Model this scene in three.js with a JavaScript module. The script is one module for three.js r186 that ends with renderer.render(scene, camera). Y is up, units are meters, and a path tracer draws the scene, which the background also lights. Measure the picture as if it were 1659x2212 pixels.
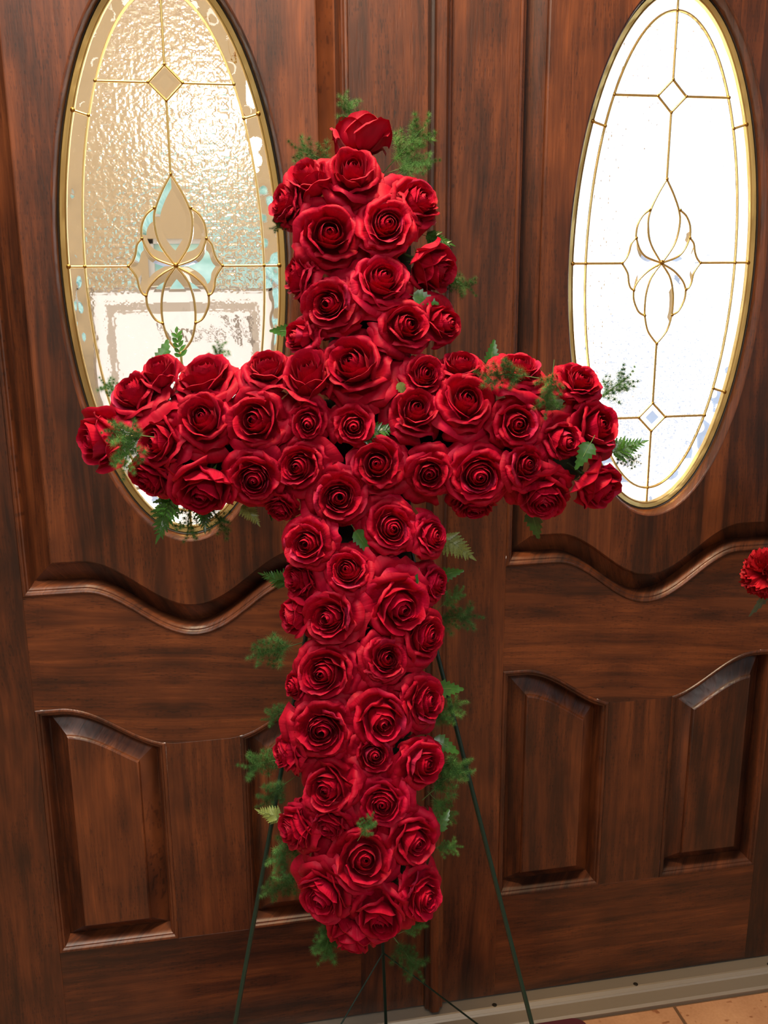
import * as THREE from 'three';
import { mergeGeometries, mergeVertices, toCreasedNormals } from 'three/addons/utils/BufferGeometryUtils.js';
import { RoundedBoxGeometry } from 'three/addons/geometries/RoundedBoxGeometry.js';
import { RectAreaLightUniformsLib } from 'three/addons/lights/RectAreaLightUniformsLib.js';

// ---------------------------------------------------------------- camera, sky, sun, room lights, exposure
const scene = new THREE.Scene();
const camera = new THREE.PerspectiveCamera(56.05, 1659 / 2212, 0.05, 120);
camera.rotation.set(-0.2502, -0.1841, -0.0063, 'YXZ');
camera.position.set(-0.3491, 1.3193, 1.4532);
scene.add(camera);

const renderer = new THREE.WebGLRenderer({ antialias: true });
renderer.toneMapping = THREE.LinearToneMapping;
renderer.toneMappingExposure = 1.0;
renderer.shadowMap.enabled = true;
renderer.shadowMap.type = THREE.PCFSoftShadowMap;
RectAreaLightUniformsLib.init();

const SKY = { zenith: [0.34, 0.55, 0.95], horizon: [0.85, 0.92, 1.0], strength: 2.0 };
const SUN = { color: 0xfff1dc, intensity: 18, from: [-0.5, 0.78, -0.38] };
const CEILING_PANEL = { color: [1.0, 0.975, 0.95], intensity: 19, size: [1.0, 0.5], at: [-0.75, 2.62, 0.85] };
const FILL_PANEL = { color: [1.0, 0.975, 0.95], intensity: 15, size: [1.2, 0.6], at: [-0.2, 2.62, 2.9] };  // unseen fill panel, added to light the roses from the front
const DOWNLIGHT = { color: [1.0, 0.70, 0.38], intensity: 12, at: [-0.2, 2.6, 0.5] };
const PORCH_LANTERN = { color: [1.0, 0.84, 0.60], intensity: 1.6, at: [-0.292, 1.735, -1.45] };

// ---------------------------------------------------------------- noise, small tools
const UP = new THREE.Vector3(0, 1, 0);
const V = (x, y, z = 0) => new THREE.Vector3(x, y, z);
const clamp = (x, a = 0, b = 1) => Math.min(b, Math.max(a, x));
const smooth = (a, b, x) => { const t = clamp((x - a) / (b - a)); return t * t * (3 - 2 * t); };
const mix = (a, b, t) => a + (b - a) * t;
function rng(seed) { let s = seed >>> 0; return () => { s = (s + 0x6d2b79f5) | 0; let t = Math.imul(s ^ (s >>> 15), 1 | s); t = (t + Math.imul(t ^ (t >>> 7), 61 | t)) ^ t; return ((t ^ (t >>> 14)) >>> 0) / 4294967296; }; }
const HASH = new Float32Array(65536); { const r = rng(4711); for (let i = 0; i < 65536; i++) HASH[i] = r(); }
const lattice = (x, y, s) => HASH[((x & 255) + ((y & 255) << 8) + s * 7919) & 65535];
function noise(x, y, s = 0) {
  const xi = Math.floor(x), yi = Math.floor(y); let u = x - xi, v = y - yi; u = u * u * (3 - 2 * u); v = v * v * (3 - 2 * v);
  return mix(mix(lattice(xi, yi, s), lattice(xi + 1, yi, s), u), mix(lattice(xi, yi + 1, s), lattice(xi + 1, yi + 1, s), u), v);
}
function fbm(x, y, s = 0, n = 4) { let a = 0, w = 0.5, t = 0; for (let i = 0; i < n; i++) { a += w * noise(x, y, s + i); t += w; x *= 2.03; y *= 2.03; w *= 0.5; } return a / t; }

const used = new Map();
function numbered(name) { const n = used.get(name) ?? 0; used.set(name, n + 1); return n ? `${name}_${String(n).padStart(3, '0')}` : name; }
function tag(o, label, category, group, kind) {
  o.userData.label = label; if (category) o.userData.category = category; if (group) o.userData.group = group; if (kind) o.userData.kind = kind; return o;
}
function base(name, at = [0, 0, 0]) { const g = new THREE.Group(); g.name = numbered(name); g.position.set(...at); scene.add(g); return g; }
function part(name, geometry, material, parent, label) {
  const m = new THREE.Mesh(geometry, material);
  m.castShadow = m.receiveShadow = true;
  m.name = parent ? name : numbered(name);
  if (label) m.userData.label = label;
  (parent ?? scene).add(m);
  return m;
}
function struct(name, geometry, material) { const m = part(name, geometry, material); m.userData.kind = 'structure'; return m; }
const box = (w, h, d, x = 0, y = 0, z = 0) => new THREE.BoxGeometry(w, h, d).translate(x, y, z);
function tube(points, radius, sides = 8, segments, closed = false) {
  const c = new THREE.CatmullRomCurve3(points, closed, 'centripetal');
  return new THREE.TubeGeometry(c, segments ?? Math.max(2, points.length * 4), radius, sides, closed);
}
function rod(a, b, radius, sides = 8) {
  const d = b.clone().sub(a), g = new THREE.CylinderGeometry(radius, radius, d.length(), sides);
  g.applyQuaternion(new THREE.Quaternion().setFromUnitVectors(UP, d.clone().normalize()));
  return g.translate((a.x + b.x) / 2, (a.y + b.y) / 2, (a.z + b.z) / 2);
}
function geometryOf(positions, indices, uvs) {
  const g = new THREE.BufferGeometry();
  g.setAttribute('position', new THREE.Float32BufferAttribute(positions, 3));
  if (uvs) g.setAttribute('uv', new THREE.Float32BufferAttribute(uvs, 2));
  if (indices) g.setIndex(indices);
  g.computeVertexNormals();
  return g;
}
function texture(w, h, fill, srgb, wrap = THREE.RepeatWrapping) {
  const d = new Uint8Array(w * h * 4);
  for (let y = 0; y < h; y++) for (let x = 0; x < w; x++) { const c = fill(x / w, y / h, x, y), i = (y * w + x) * 4; d[i] = c[0]; d[i + 1] = c[1]; d[i + 2] = c[2]; d[i + 3] = 255; }
  const t = new THREE.DataTexture(d, w, h, THREE.RGBAFormat);
  t.wrapS = t.wrapT = wrap; t.magFilter = THREE.LinearFilter; t.minFilter = THREE.LinearMipmapLinearFilter; t.generateMipmaps = true;
  if (srgb) t.colorSpace = THREE.SRGBColorSpace;
  t.needsUpdate = true; return t;
}

// ---------------------------------------------------------------- sky and sun
{
  const w = 512, h = 256, d = new Float32Array(w * h * 4);
  for (let y = 0; y < h; y++) for (let x = 0; x < w; x++) {
    const el = (y / (h - 1) - 0.5) * Math.PI, a = (x / w) * Math.PI * 2, up = clamp(Math.sin(el), 0, 1), k = Math.pow(up, 0.5);
    const cx = Math.cos(a) * 3 / (0.35 + up), cz = Math.sin(a) * 3 / (0.35 + up);
    const cloud = smooth(0.5, 0.72, fbm(cx + 40, cz + 40, 9, 5)) * smooth(0.0, 0.12, up) * 0.75;
    for (let i = 0; i < 3; i++) d[(y * w + x) * 4 + i] = mix(mix(SKY.horizon[i], SKY.zenith[i], k), 1.15, cloud);
    d[(y * w + x) * 4 + 3] = 1;
  }
  const t = new THREE.DataTexture(d, w, h, THREE.RGBAFormat, THREE.FloatType);
  t.mapping = THREE.EquirectangularReflectionMapping; t.magFilter = t.minFilter = THREE.LinearFilter; t.wrapS = THREE.RepeatWrapping; t.needsUpdate = true;
  scene.background = t; scene.backgroundIntensity = SKY.strength;
  const sun = new THREE.DirectionalLight(SUN.color, SUN.intensity);
  sun.position.set(...SUN.from).multiplyScalar(20); sun.castShadow = true; sun.shadow.radius = 1;
  const sc = sun.shadow.camera; sc.left = -14; sc.right = 14; sc.top = 14; sc.bottom = -14; sc.far = 60; sun.shadow.mapSize.set(2048, 2048);
  sun.name = 'sun'; scene.add(sun);
}
// ---------------------------------------------------------------- materials of the place
const WOOD_W = 0.5, WOOD_H = 1.2;   // metres covered by one wood texture, across and along the grain
function woodTexture(seed, figured) {
  const dark = [38, 19, 10], mid = [81, 43, 21], light = [121, 70, 36];
  return texture(1024, 2048, (u, v) => {
    const x = u * WOOD_W, y = v * WOOD_H;
    const wob = (fbm(x * 7, y * 1.6, seed) - 0.5) * 0.05;
    const a = x + wob;
    let band = fbm(a * 16, y * 0.7, seed + 3, 3);
    if (figured) { const dx = (x - 0.22 + (fbm(x * 4, y * 2, seed + 21) - 0.5) * 0.05) * 9; const ring = dx * dx - y * 3.2 + fbm(x * 9, y * 1.2, seed + 5) * 0.9; const soft = 0.25 + 0.75 * fbm(x * 5 + 9, y * 1.4, seed + 51, 2); band = 0.5 + 0.19 * soft * Math.sin(ring * 4.1 + 3 * fbm(x * 6, y * 0.9, seed + 55, 2)) + 0.75 * (band - 0.5); }
    const streak = fbm(a * 110, y * 5.5, seed + 7, 3), fine = noise(a * 460, y * 26, seed + 11);
    const board = figured ? (lattice(Math.floor((x + 0.02) / 0.125), 3, seed) - 0.5) * 0.30 : 0;
    const mottle = fbm(x * 34, y * 15, seed + 31, 4);
    let t = 0.5 + (band - 0.5) * 1.05 + (streak - 0.5) * 0.62 + (fine - 0.5) * 0.24 + (mottle - 0.5) * 0.6 + board;
    const pore = smooth(0.70, 0.84, noise(a * 1500, y * 150, seed + 13)) * smooth(0.2, 0.6, noise(a * 60, y * 12, seed + 17));
    t = clamp(t - pore * 0.30);
    return t < 0.5 ? [0, 1, 2].map((i) => mix(dark[i], mid[i], t * 2)) : [0, 1, 2].map((i) => mix(mid[i], light[i], t * 2 - 1));
  }, true, THREE.MirroredRepeatWrapping);
}
const poreBump = texture(512, 1024, (u, v) => { const p = 255 - 150 * smooth(0.72, 0.88, noise(u * 380, v * 74, 61)) - 40 * noise(u * 190, v * 12, 62); return [p, p, p]; }, false, THREE.MirroredRepeatWrapping);
const woodMaps = [woodTexture(1, false), woodTexture(41, true), woodTexture(83, false)];
function wood(map, tint = 0xffffff, gloss = 0.48) {
  return new THREE.MeshPhysicalMaterial({ map: woodMaps[map], color: tint, roughness: gloss, bumpMap: poreBump, bumpScale: 0.00022, clearcoat: 0.14, clearcoatRoughness: 0.28, side: THREE.DoubleSide });
}
// Wood grain lies along y (upright) or along x; the offset picks another stretch of the board.
function grain(g, along = 'y', ox = 0, oy = 0, turn = 0) {
  const p = g.attributes.position, uv = new Float32Array(p.count * 2), c = Math.cos(turn), s = Math.sin(turn);
  for (let i = 0; i < p.count; i++) {
    let x = p.getX(i) + p.getZ(i) * 0.8, y = p.getY(i); [x, y] = [x * c - y * s, x * s + y * c];
    uv[i * 2] = ((along === 'y' ? x : y) + ox) / WOOD_W; uv[i * 2 + 1] = ((along === 'y' ? y : x) + oy) / WOOD_H;
  }
  g.setAttribute('uv', new THREE.BufferAttribute(uv, 2)); return g;
}
const plasterMap = texture(256, 256, (u, v) => { const n = 222 + 14 * fbm(u * 30, v * 30, 71); return [n, n * 0.975, n * 0.93]; }, true);
const M = {
  brass: new THREE.MeshStandardMaterial({ color: 0xecd088, metalness: 1, roughness: 0.36 }),
  brassDark: new THREE.MeshStandardMaterial({ color: 0xb98f45, metalness: 1, roughness: 0.3 }),
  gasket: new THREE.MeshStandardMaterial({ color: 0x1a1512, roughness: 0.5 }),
  plaster: new THREE.MeshStandardMaterial({ color: 0xcfc6b8, map: plasterMap, roughness: 0.9 }),
  aluminium: new THREE.MeshStandardMaterial({ color: 0x9a9184, metalness: 0.6, roughness: 0.42 }),
  wire: new THREE.MeshStandardMaterial({ color: 0x0c2a20, roughness: 0.38 }),
  steel: new THREE.MeshStandardMaterial({ color: 0x3a3530, metalness: 0.8, roughness: 0.45 }),
};
// Cast glass: solid panes whose faces carry a fine hammered relief, or long soft waves in the border.
const hammered = texture(512, 512, (u, v) => { const n = 255 * clamp((fbm(u * 24, v * 24, 91, 2) - 0.5) * 1.3 + 0.5); return [n, n, n]; }, false, THREE.MirroredRepeatWrapping);
hammered.repeat.set(1.8, 1.8);
const waves = texture(256, 256, (u, v) => { const n = 255 * fbm(u * 9, v * 5, 97, 2); return [n, n, n]; }, false, THREE.MirroredRepeatWrapping);
const glass = (o) => new THREE.MeshPhysicalMaterial({ color: 0xffffff, transmission: 1, thickness: 0.004, ior: 1.5, roughness: 0.02, ...o });
M.hammeredGlass = glass({ bumpMap: hammered, bumpScale: 0.0007, roughness: 0.16 });
M.wavyGlass = glass({ bumpMap: waves, bumpScale: 0.0035 });
M.clearGlass = glass({});
// ---------------------------------------------------------------- the room around the doors
const FLOOR = -0.015, CEIL = 2.72, HALF = 2.3, DEEP = 4.6, JAMB = 0.775, HEAD = 2.06;
{
  // entrance wall with the door opening, side walls (the right one with a window), back wall, ceiling: all 12 cm thick
  const w = [box(HALF - JAMB + 0.12, CEIL - FLOOR, 0.12, -(HALF + 0.12 + JAMB) / 2, (CEIL + FLOOR) / 2, -0.06), box(HALF - JAMB + 0.12, CEIL - FLOOR, 0.12, (HALF + 0.12 + JAMB) / 2, (CEIL + FLOOR) / 2, -0.06),
    box(JAMB * 2, CEIL - HEAD, 0.12, 0, (CEIL + HEAD) / 2, -0.06)];
  struct('wall_front', mergeGeometries(w), M.plaster);
  struct('wall_left', box(0.12, CEIL - FLOOR, DEEP, -HALF - 0.06, (CEIL + FLOOR) / 2, DEEP / 2), M.plaster);
  const z0 = 1.5, z1 = 2.9, y0 = 1.0, y1 = 2.25;
  struct('wall_right', mergeGeometries([box(0.12, CEIL - FLOOR, z0, HALF + 0.06, (CEIL + FLOOR) / 2, z0 / 2), box(0.12, CEIL - FLOOR, DEEP - z1, HALF + 0.06, (CEIL + FLOOR) / 2, (DEEP + z1) / 2),
    box(0.12, y0 - FLOOR, z1 - z0, HALF + 0.06, (y0 + FLOOR) / 2, (z0 + z1) / 2), box(0.12, CEIL - y1, z1 - z0, HALF + 0.06, (CEIL + y1) / 2, (z0 + z1) / 2)]), M.plaster);
  const win = base('window_1', [HALF + 0.06, 0, (z0 + z1) / 2]); win.userData.kind = 'structure';
  const white = new THREE.MeshStandardMaterial({ color: 0xe8e6e0, roughness: 0.5 }), hw = (z1 - z0) / 2;
  part('window_frame', mergeGeometries([box(0.06, 0.05, hw * 2, 0, y0 + 0.025, 0), box(0.06, 0.05, hw * 2, 0, y1 - 0.025, 0), box(0.06, y1 - y0, 0.05, 0, (y0 + y1) / 2, -hw + 0.025), box(0.06, y1 - y0, 0.05, 0, (y0 + y1) / 2, hw - 0.025), box(0.05, y1 - y0, 0.04, 0, (y0 + y1) / 2, 0)]), white, win);
  part('pane', box(0.001, y1 - y0 - 0.08, hw * 2 - 0.08, 0, (y0 + y1) / 2, 0), new THREE.MeshPhysicalMaterial({ color: 0xffffff, transmission: 1, thickness: 0, roughness: 0, ior: 1.5 }), win);
  struct('wall_back', box(HALF * 2 + 0.24, CEIL - FLOOR, 0.12, 0, (CEIL + FLOOR) / 2, DEEP + 0.06), M.plaster);
  struct('ceiling', box(HALF * 2 + 0.24, 0.12, DEEP + 0.12, 0, CEIL + 0.06, DEEP / 2), M.plaster);
}
{
  // floor: a bed of grout with square clay-coloured tiles on it, each its own piece near the door
  const f = base('floor'); f.userData.kind = 'structure';
  part('grout_bed', box(HALF * 2 + 0.24, 0.1, DEEP + 0.12, 0, FLOOR - 0.0525, DEEP / 2), new THREE.MeshStandardMaterial({ color: 0x5f4630, roughness: 0.95 }), f);
  const maps = [0, 1, 2].map((k) => texture(256, 256, (u, v) => {
    const n = fbm(u * 7, v * 7, 120 + k * 9, 4), s = noise(u * 120, v * 120, 140 + k), p = smooth(0.83, 0.93, noise(u * 40, v * 40, 150 + k));
    return [160 + 26 * n + 9 * s - 40 * p, 116 + 26 * n + 9 * s - 44 * p, 84 + 22 * n + 9 * s - 40 * p];
  }, true));
  const mats = maps.map((map) => new THREE.MeshStandardMaterial({ map, roughness: 0.5 }));
  const S = 0.33, g = new RoundedBoxGeometry(S - 0.006, 0.012, S - 0.006, 2, 0.0015), far = [];
  const r = rng(5);
  for (let i = -7; i <= 6; i++) for (let j = 0; j < 14; j++) {
    const x = 0.45 + S * (i + 0.5), z = 0.0715 + S * (j + 0.5);
    if (Math.abs(x) > HALF - 0.1 || z > DEEP - 0.1) continue;
    if (z > 1.4) { far.push(g.clone().translate(x, FLOOR - 0.006, z)); continue; }
    const t = part('tile', g, mats[Math.floor(r() * 3)], f); t.position.set(x, FLOOR - 0.006 + (r() - 0.5) * 0.0006, z); t.rotation.y = Math.floor(r() * 4) * Math.PI / 2;
  }
  const rest = part('tiles_beyond', mergeGeometries(far), mats[0], f); rest.userData.kind = 'stuff';
}
{
  // aluminium threshold under the doors: ribbed strip with countersunk screws
  const t = base('trim_1'); tag(t, 'ribbed aluminium door threshold with dark screws', undefined, undefined, 'structure');
  const prof = [[-0.12, -0.002], [0.024, -0.002], [0.027, -0.003], [0.0295, -0.0005], [0.032, -0.0028], [0.0345, -0.0005], [0.037, -0.0028], [0.0395, -0.0008], [0.042, -0.0038], [0.066, -0.0068], [0.0705, -0.0105], [0.0708, FLOOR - 0.004], [-0.12, FLOOR - 0.004]];
  const sh = new THREE.Shape(prof.map(([z, y]) => new THREE.Vector2(z, y)));
  const g = new THREE.ExtrudeGeometry(sh, { depth: JAMB * 2, bevelEnabled: false }).rotateY(-Math.PI / 2).translate(JAMB, 0, 0);
  part('threshold_strip', g, M.aluminium, t);
  for (const x of [-0.71, -0.435, -0.16, 0.119, 0.397, 0.675]) {
    const s = part('screw', new THREE.LatheGeometry([[0, 0.0001], [0.0012, 0.0004], [0.0034, 0.0007], [0.0046, 0.0002], [0.0048, -0.002]].map(([a, b]) => new THREE.Vector2(a, b)), 16), M.steel, t);
    s.position.set(x, -0.002, 0.0212);
  }
  // wooden jambs and head round the doors
  const j = base('trim_2'); j.userData.kind = 'structure';
  const wm = wood(0, 0xf4e6dd);
  for (const s of [-1, 1]) { part('jamb', grain(box(0.014, HEAD - FLOOR, 0.14, s * (JAMB - 0.006), (HEAD + FLOOR) / 2, -0.055), 'y', s), wm, j); part('casing', grain(new RoundedBoxGeometry(0.09, HEAD + 0.09 - FLOOR, 0.02, 2, 0.004).translate(s * (JAMB + 0.047), (HEAD + 0.09 + FLOOR) / 2, 0.01), 'y', s * 2), wm, j); }
  part('head_jamb', grain(box(JAMB * 2, 0.014, 0.14, 0, HEAD - 0.006, -0.055), 'x'), wm, j);
  part('head_casing', grain(new RoundedBoxGeometry(JAMB * 2 + 0.004, 0.09, 0.02, 2, 0.004).translate(0, HEAD + 0.047, 0.01), 'x'), wm, j);
}
{
  // lamps of the room, and an added fill panel behind the camera
  const glow = new THREE.MeshStandardMaterial({ color: 0xffffff, emissive: new THREE.Color(...CEILING_PANEL.color), emissiveIntensity: 2 }), shell = new THREE.MeshStandardMaterial({ color: 0xdddddd, roughness: 0.5 });
  for (const [c, label] of [[CEILING_PANEL, 'flat ceiling light panel close to the doors'], [FILL_PANEL, 'added flat fill light panel, unseen behind the photographer']]) {
    const f = base('ceiling_light', [c.at[0], CEIL, c.at[2]]); tag(f, label, 'lamp');
    part('housing', box(c.size[0] + 0.05, 0.05, c.size[1] + 0.05, 0, -0.025, 0), shell, f);
    part('diffuser', box(c.size[0], 0.004, c.size[1], 0, -0.053, 0), glow, f);
    const a = new THREE.RectAreaLight(new THREE.Color(...c.color), c.intensity, ...c.size); a.position.set(c.at[0], CEIL - 0.062, c.at[2]); a.rotation.x = -Math.PI / 2; a.name = 'panel_glow'; scene.add(a);
  }
  const d = DOWNLIGHT, l = base('downlight', d.at); tag(l, 'small warm round downlight in the ceiling near the left door', 'lamp');
  part('shade', new THREE.LatheGeometry([[0.045, 0], [0.06, 0.005], [0.062, 0.02], [0.05, 0.115], [0.0, 0.12]].map(([x, y]) => new THREE.Vector2(x, y)), 32), new THREE.MeshStandardMaterial({ color: 0xd9d4c8, roughness: 0.5, side: THREE.DoubleSide }), l);
  part('bulb', new THREE.SphereGeometry(0.03, 20, 14).translate(0, 0.02, 0), new THREE.MeshStandardMaterial({ color: 0xffffff, emissive: new THREE.Color(...d.color), emissiveIntensity: 4 }), l);
  const s = new THREE.SpotLight(new THREE.Color(...d.color), d.intensity, 0, 1.1, 0.8); s.position.set(d.at[0], d.at[1] - 0.02, d.at[2]); s.target.position.set(d.at[0] + 0.05, 1.2, d.at[2] - 0.42); s.castShadow = true; s.shadow.radius = 7; s.name = 'downlight_glow'; scene.add(s, s.target);
}
// ---------------------------------------------------------------- the pair of doors
const TH = 0.045, STILE = 0.2545, YC = 1.3213;
const ARC = (a, b, t) => new THREE.Vector2(a * Math.cos(t), b * Math.sin(t));
const ellipse = (a, b, n = 128) => Array.from({ length: n }, (_, i) => ARC(a, b, (i / n) * Math.PI * 2));
const ogee = (x) => 0.7565 + 0.081 * (0.5 - 0.5 * Math.cos(Math.PI * clamp(Math.abs(x) / 0.168)));          // top edge of the curved rail
const belly = (x) => 0.574 + 0.077 * (0.5 - 0.5 * Math.cos(Math.PI * clamp((Math.abs(x) - 0.04) / 0.178)));   // its lower edge
// A moulded strip: the outline (counter-clockwise, closed) stepped inwards by each profile point [distance, height].
function inset(outline, d) {
  const n = outline.length;
  return outline.map((p, i) => {
    const a = outline[(i + n - 1) % n], b = outline[(i + 1) % n], e = p.clone().sub(a).normalize(), f = b.clone().sub(p).normalize();
    const n1 = new THREE.Vector2(-e.y, e.x), n2 = new THREE.Vector2(-f.y, f.x), m = n1.clone().add(n2).normalize();
    return p.clone().addScaledVector(m, d / Math.max(0.35, m.dot(n1)));
  });
}
function moulded(outline, profile) {
  const steps = typeof outline === 'function' ? outline : (e) => inset(outline, e), n = steps(0).length, pos = [], idx = [];
  profile.forEach(([d, z], k) => {
    for (const p of steps(d)) pos.push(p.x, p.y, z);
    if (k) for (let i = 0; i < n; i++) { const j = (i + 1) % n, a = (k - 1) * n + i, b = (k - 1) * n + j, c = k * n + i, e = k * n + j; idx.push(a, b, c, b, e, c); }
  });
  const g = toCreasedNormals(geometryOf(pos, idx), 0.62); return g;
}
const flat = (outline, z, hole) => { const s = new THREE.Shape(outline); if (hole) s.holes.push(new THREE.Path(hole)); const g = new THREE.ShapeGeometry(s, 48).toNonIndexed().translate(0, 0, z); g.deleteAttribute('uv'); return g; };
const slab = (outline, z0, z1, bevel = 0.0003) => {
  const g = new THREE.ExtrudeGeometry(new THREE.Shape(outline), { depth: z1 - z0 - 2 * bevel, bevelEnabled: true, bevelThickness: bevel, bevelSize: bevel, bevelOffset: -bevel, bevelSegments: 1 });
  return g.translate(0, 0, z0 + bevel);
};
const P2 = (x, y) => new THREE.Vector2(x, y);
const range = (a, b, n, f) => Array.from({ length: n + 1 }, (_, i) => { const x = mix(a, b, i / n); return P2(x, f(x)); });
const rect = (x0, y0, x1, y1) => [P2(x0, y0), P2(x1, y0), P2(x1, y1), P2(x0, y1)];
const STICK = [[0, 0], [0.0012, 0.0016], [0.0032, 0.0022], [0.0054, 0.0012], [0.0064, -0.0014], [0.0072, -0.0026], [0.0092, -0.0028], [0.0114, -0.0056], [0.0128, -0.0110], [0.0138, -0.0200], [0.0146, -0.0288]];
const BEVEL = [[0.0146, -0.0292], [0.0172, -0.0285], [0.0428, -0.0068], [0.0434, -0.0034], [0.0450, -0.0012], [0.0466, -0.0006]];
// openings of the leaf (x from its middle)
// as functions of the distance inwards: the curved edges keep their curve and only shift
const upperOpening = (e) => [...range(-STILE + e, STILE - e, 64, (x) => ogee(x) + e * 1.12), P2(STILE - e, 1.9 - e), P2(-STILE + e, 1.9 - e)];
const lowerOpening = (e) => [P2(-STILE + e, 0.2095 + e), P2(-0.0595 - e, 0.2095 + e), ...range(-0.0595 - e, -STILE + e, 40, (x) => belly(x) - e * 1.12)];
const mirrored = (f) => (e) => f(e).map((p) => P2(-p.x, p.y)).reverse();

// leaded glass: half patterns (right side), in metres from the middle of the oval
const spline = (pts, n) => new THREE.SplineCurve(pts.map((p) => P2(...p))).getPoints(n);
const ALMOND = spline([[0, 0.127], [0.0135, 0.104], [0.0245, 0.079], [0.0268, 0.059], [0.0205, 0.030], [0.0008, 0.0005]], 20);
const SIDE_TOP = spline([[0.0258, 0.081], [0.0368, 0.0725], [0.0442, 0.059], [0.0462, 0.045], [0.0455, 0.0385]], 12);
const SIDE_LOW = spline([[0.0455, 0.0385], [0.0385, 0.0215], [0.0265, 0.0095], [0.0010, 0.0003]], 12);
const STAR_TOP = spline([[0.0458, 0.0388], [0.053, 0.0305], [0.0562, 0.0175], [0.0605, 0.0075], [0.0672, 0]], 12);
const STAR_LOW = spline([[0.0672, 0], [0.0600, -0.0100], [0.0560, -0.0180], [0.0540, -0.0300], [0.0502, -0.0385], [0.0450, -0.0418]], 12);
const BUD_OUT = spline([[0.0010, -0.0008], [0.0225, -0.0125], [0.0385, -0.028], [0.0450, -0.0418]], 12);
const BUD_SIDE = spline([[0.0450, -0.0418], [0.0438, -0.057], [0.0350, -0.075], [0.0242, -0.0818]], 12);
const DROP_TOP = spline([[0.0006, -0.0012], [0.0155, -0.0210], [0.0226, -0.044], [0.0243, -0.064], [0.0236, -0.0818]], 14);
const DROP_LOW = spline([[0.0236, -0.0818], [0.0165, -0.1065], [0, -0.127]], 8);
const IA = 0.1279, IB = 0.368, OA = 0.1502, OB = 0.3952, DX = 0.0235, DY = 0.0235, DC = 0.2478;
const tAt = (b, y) => Math.asin(y / b);
const flipX = (pts) => pts.map((p) => P2(-p.x, p.y)), flipY = (pts) => pts.map((p) => P2(p.x, -p.y)), rev = (pts) => [...pts].reverse();
const arc = (a, b, t0, t1, n = 24) => Array.from({ length: n + 1 }, (_, i) => ARC(a, b, mix(t0, t1, i / n)));
const bar = (x0, y0, x1, y1) => [P2(x0, y0), P2(x1, y1)];
const GZ = -0.030;
function pane(outline, z = GZ) {
  if (THREE.ShapeUtils.area(outline) < 0) outline = rev(outline);
  const g = new THREE.ExtrudeGeometry(new THREE.Shape(outline), { depth: 0.004, bevelEnabled: false }).translate(0, 0, z);
  const p = g.attributes.position, uv = new Float32Array(p.count * 2);
  for (let i = 0; i < p.count; i++) { uv[2 * i] = p.getX(i) / 0.2; uv[2 * i + 1] = p.getY(i) / 0.2; }
  g.setAttribute('uv', new THREE.BufferAttribute(uv, 2)); return g;
}
function bevelledPane(outline, keep = 0.6) {
  if (THREE.ShapeUtils.area(outline) < 0) outline = rev(outline);
  const o = outline.filter((p, i) => i === 0 || p.distanceTo(outline[i - 1]) > 1e-5); if (o[0].distanceTo(o[o.length - 1]) < 1e-5) o.pop();
  const n = o.length, c = o.reduce((s, p) => s.add(p), P2(0, 0)).divideScalar(n), pos = [], tri = THREE.ShapeUtils.triangulateShape(o, []);
  const q = o.map((p) => c.clone().lerp(p, keep)), at = (p, z) => [p.x, p.y, z], zb = GZ, ze = GZ + 0.0022, zt = GZ + 0.0052;
  for (const [i, j, k] of tri) { pos.push(...at(q[i], zt), ...at(q[j], zt), ...at(q[k], zt)); pos.push(...at(o[k], zb), ...at(o[j], zb), ...at(o[i], zb)); }
  for (let i = 0; i < n; i++) {
    const j = (i + 1) % n;
    pos.push(...at(o[i], ze), ...at(o[j], ze), ...at(q[j], zt), ...at(o[i], ze), ...at(q[j], zt), ...at(q[i], zt));
    pos.push(...at(o[i], zb), ...at(o[j], zb), ...at(o[j], ze), ...at(o[i], zb), ...at(o[j], ze), ...at(o[i], ze));
  }
  return geometryOf(pos);
}
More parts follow.
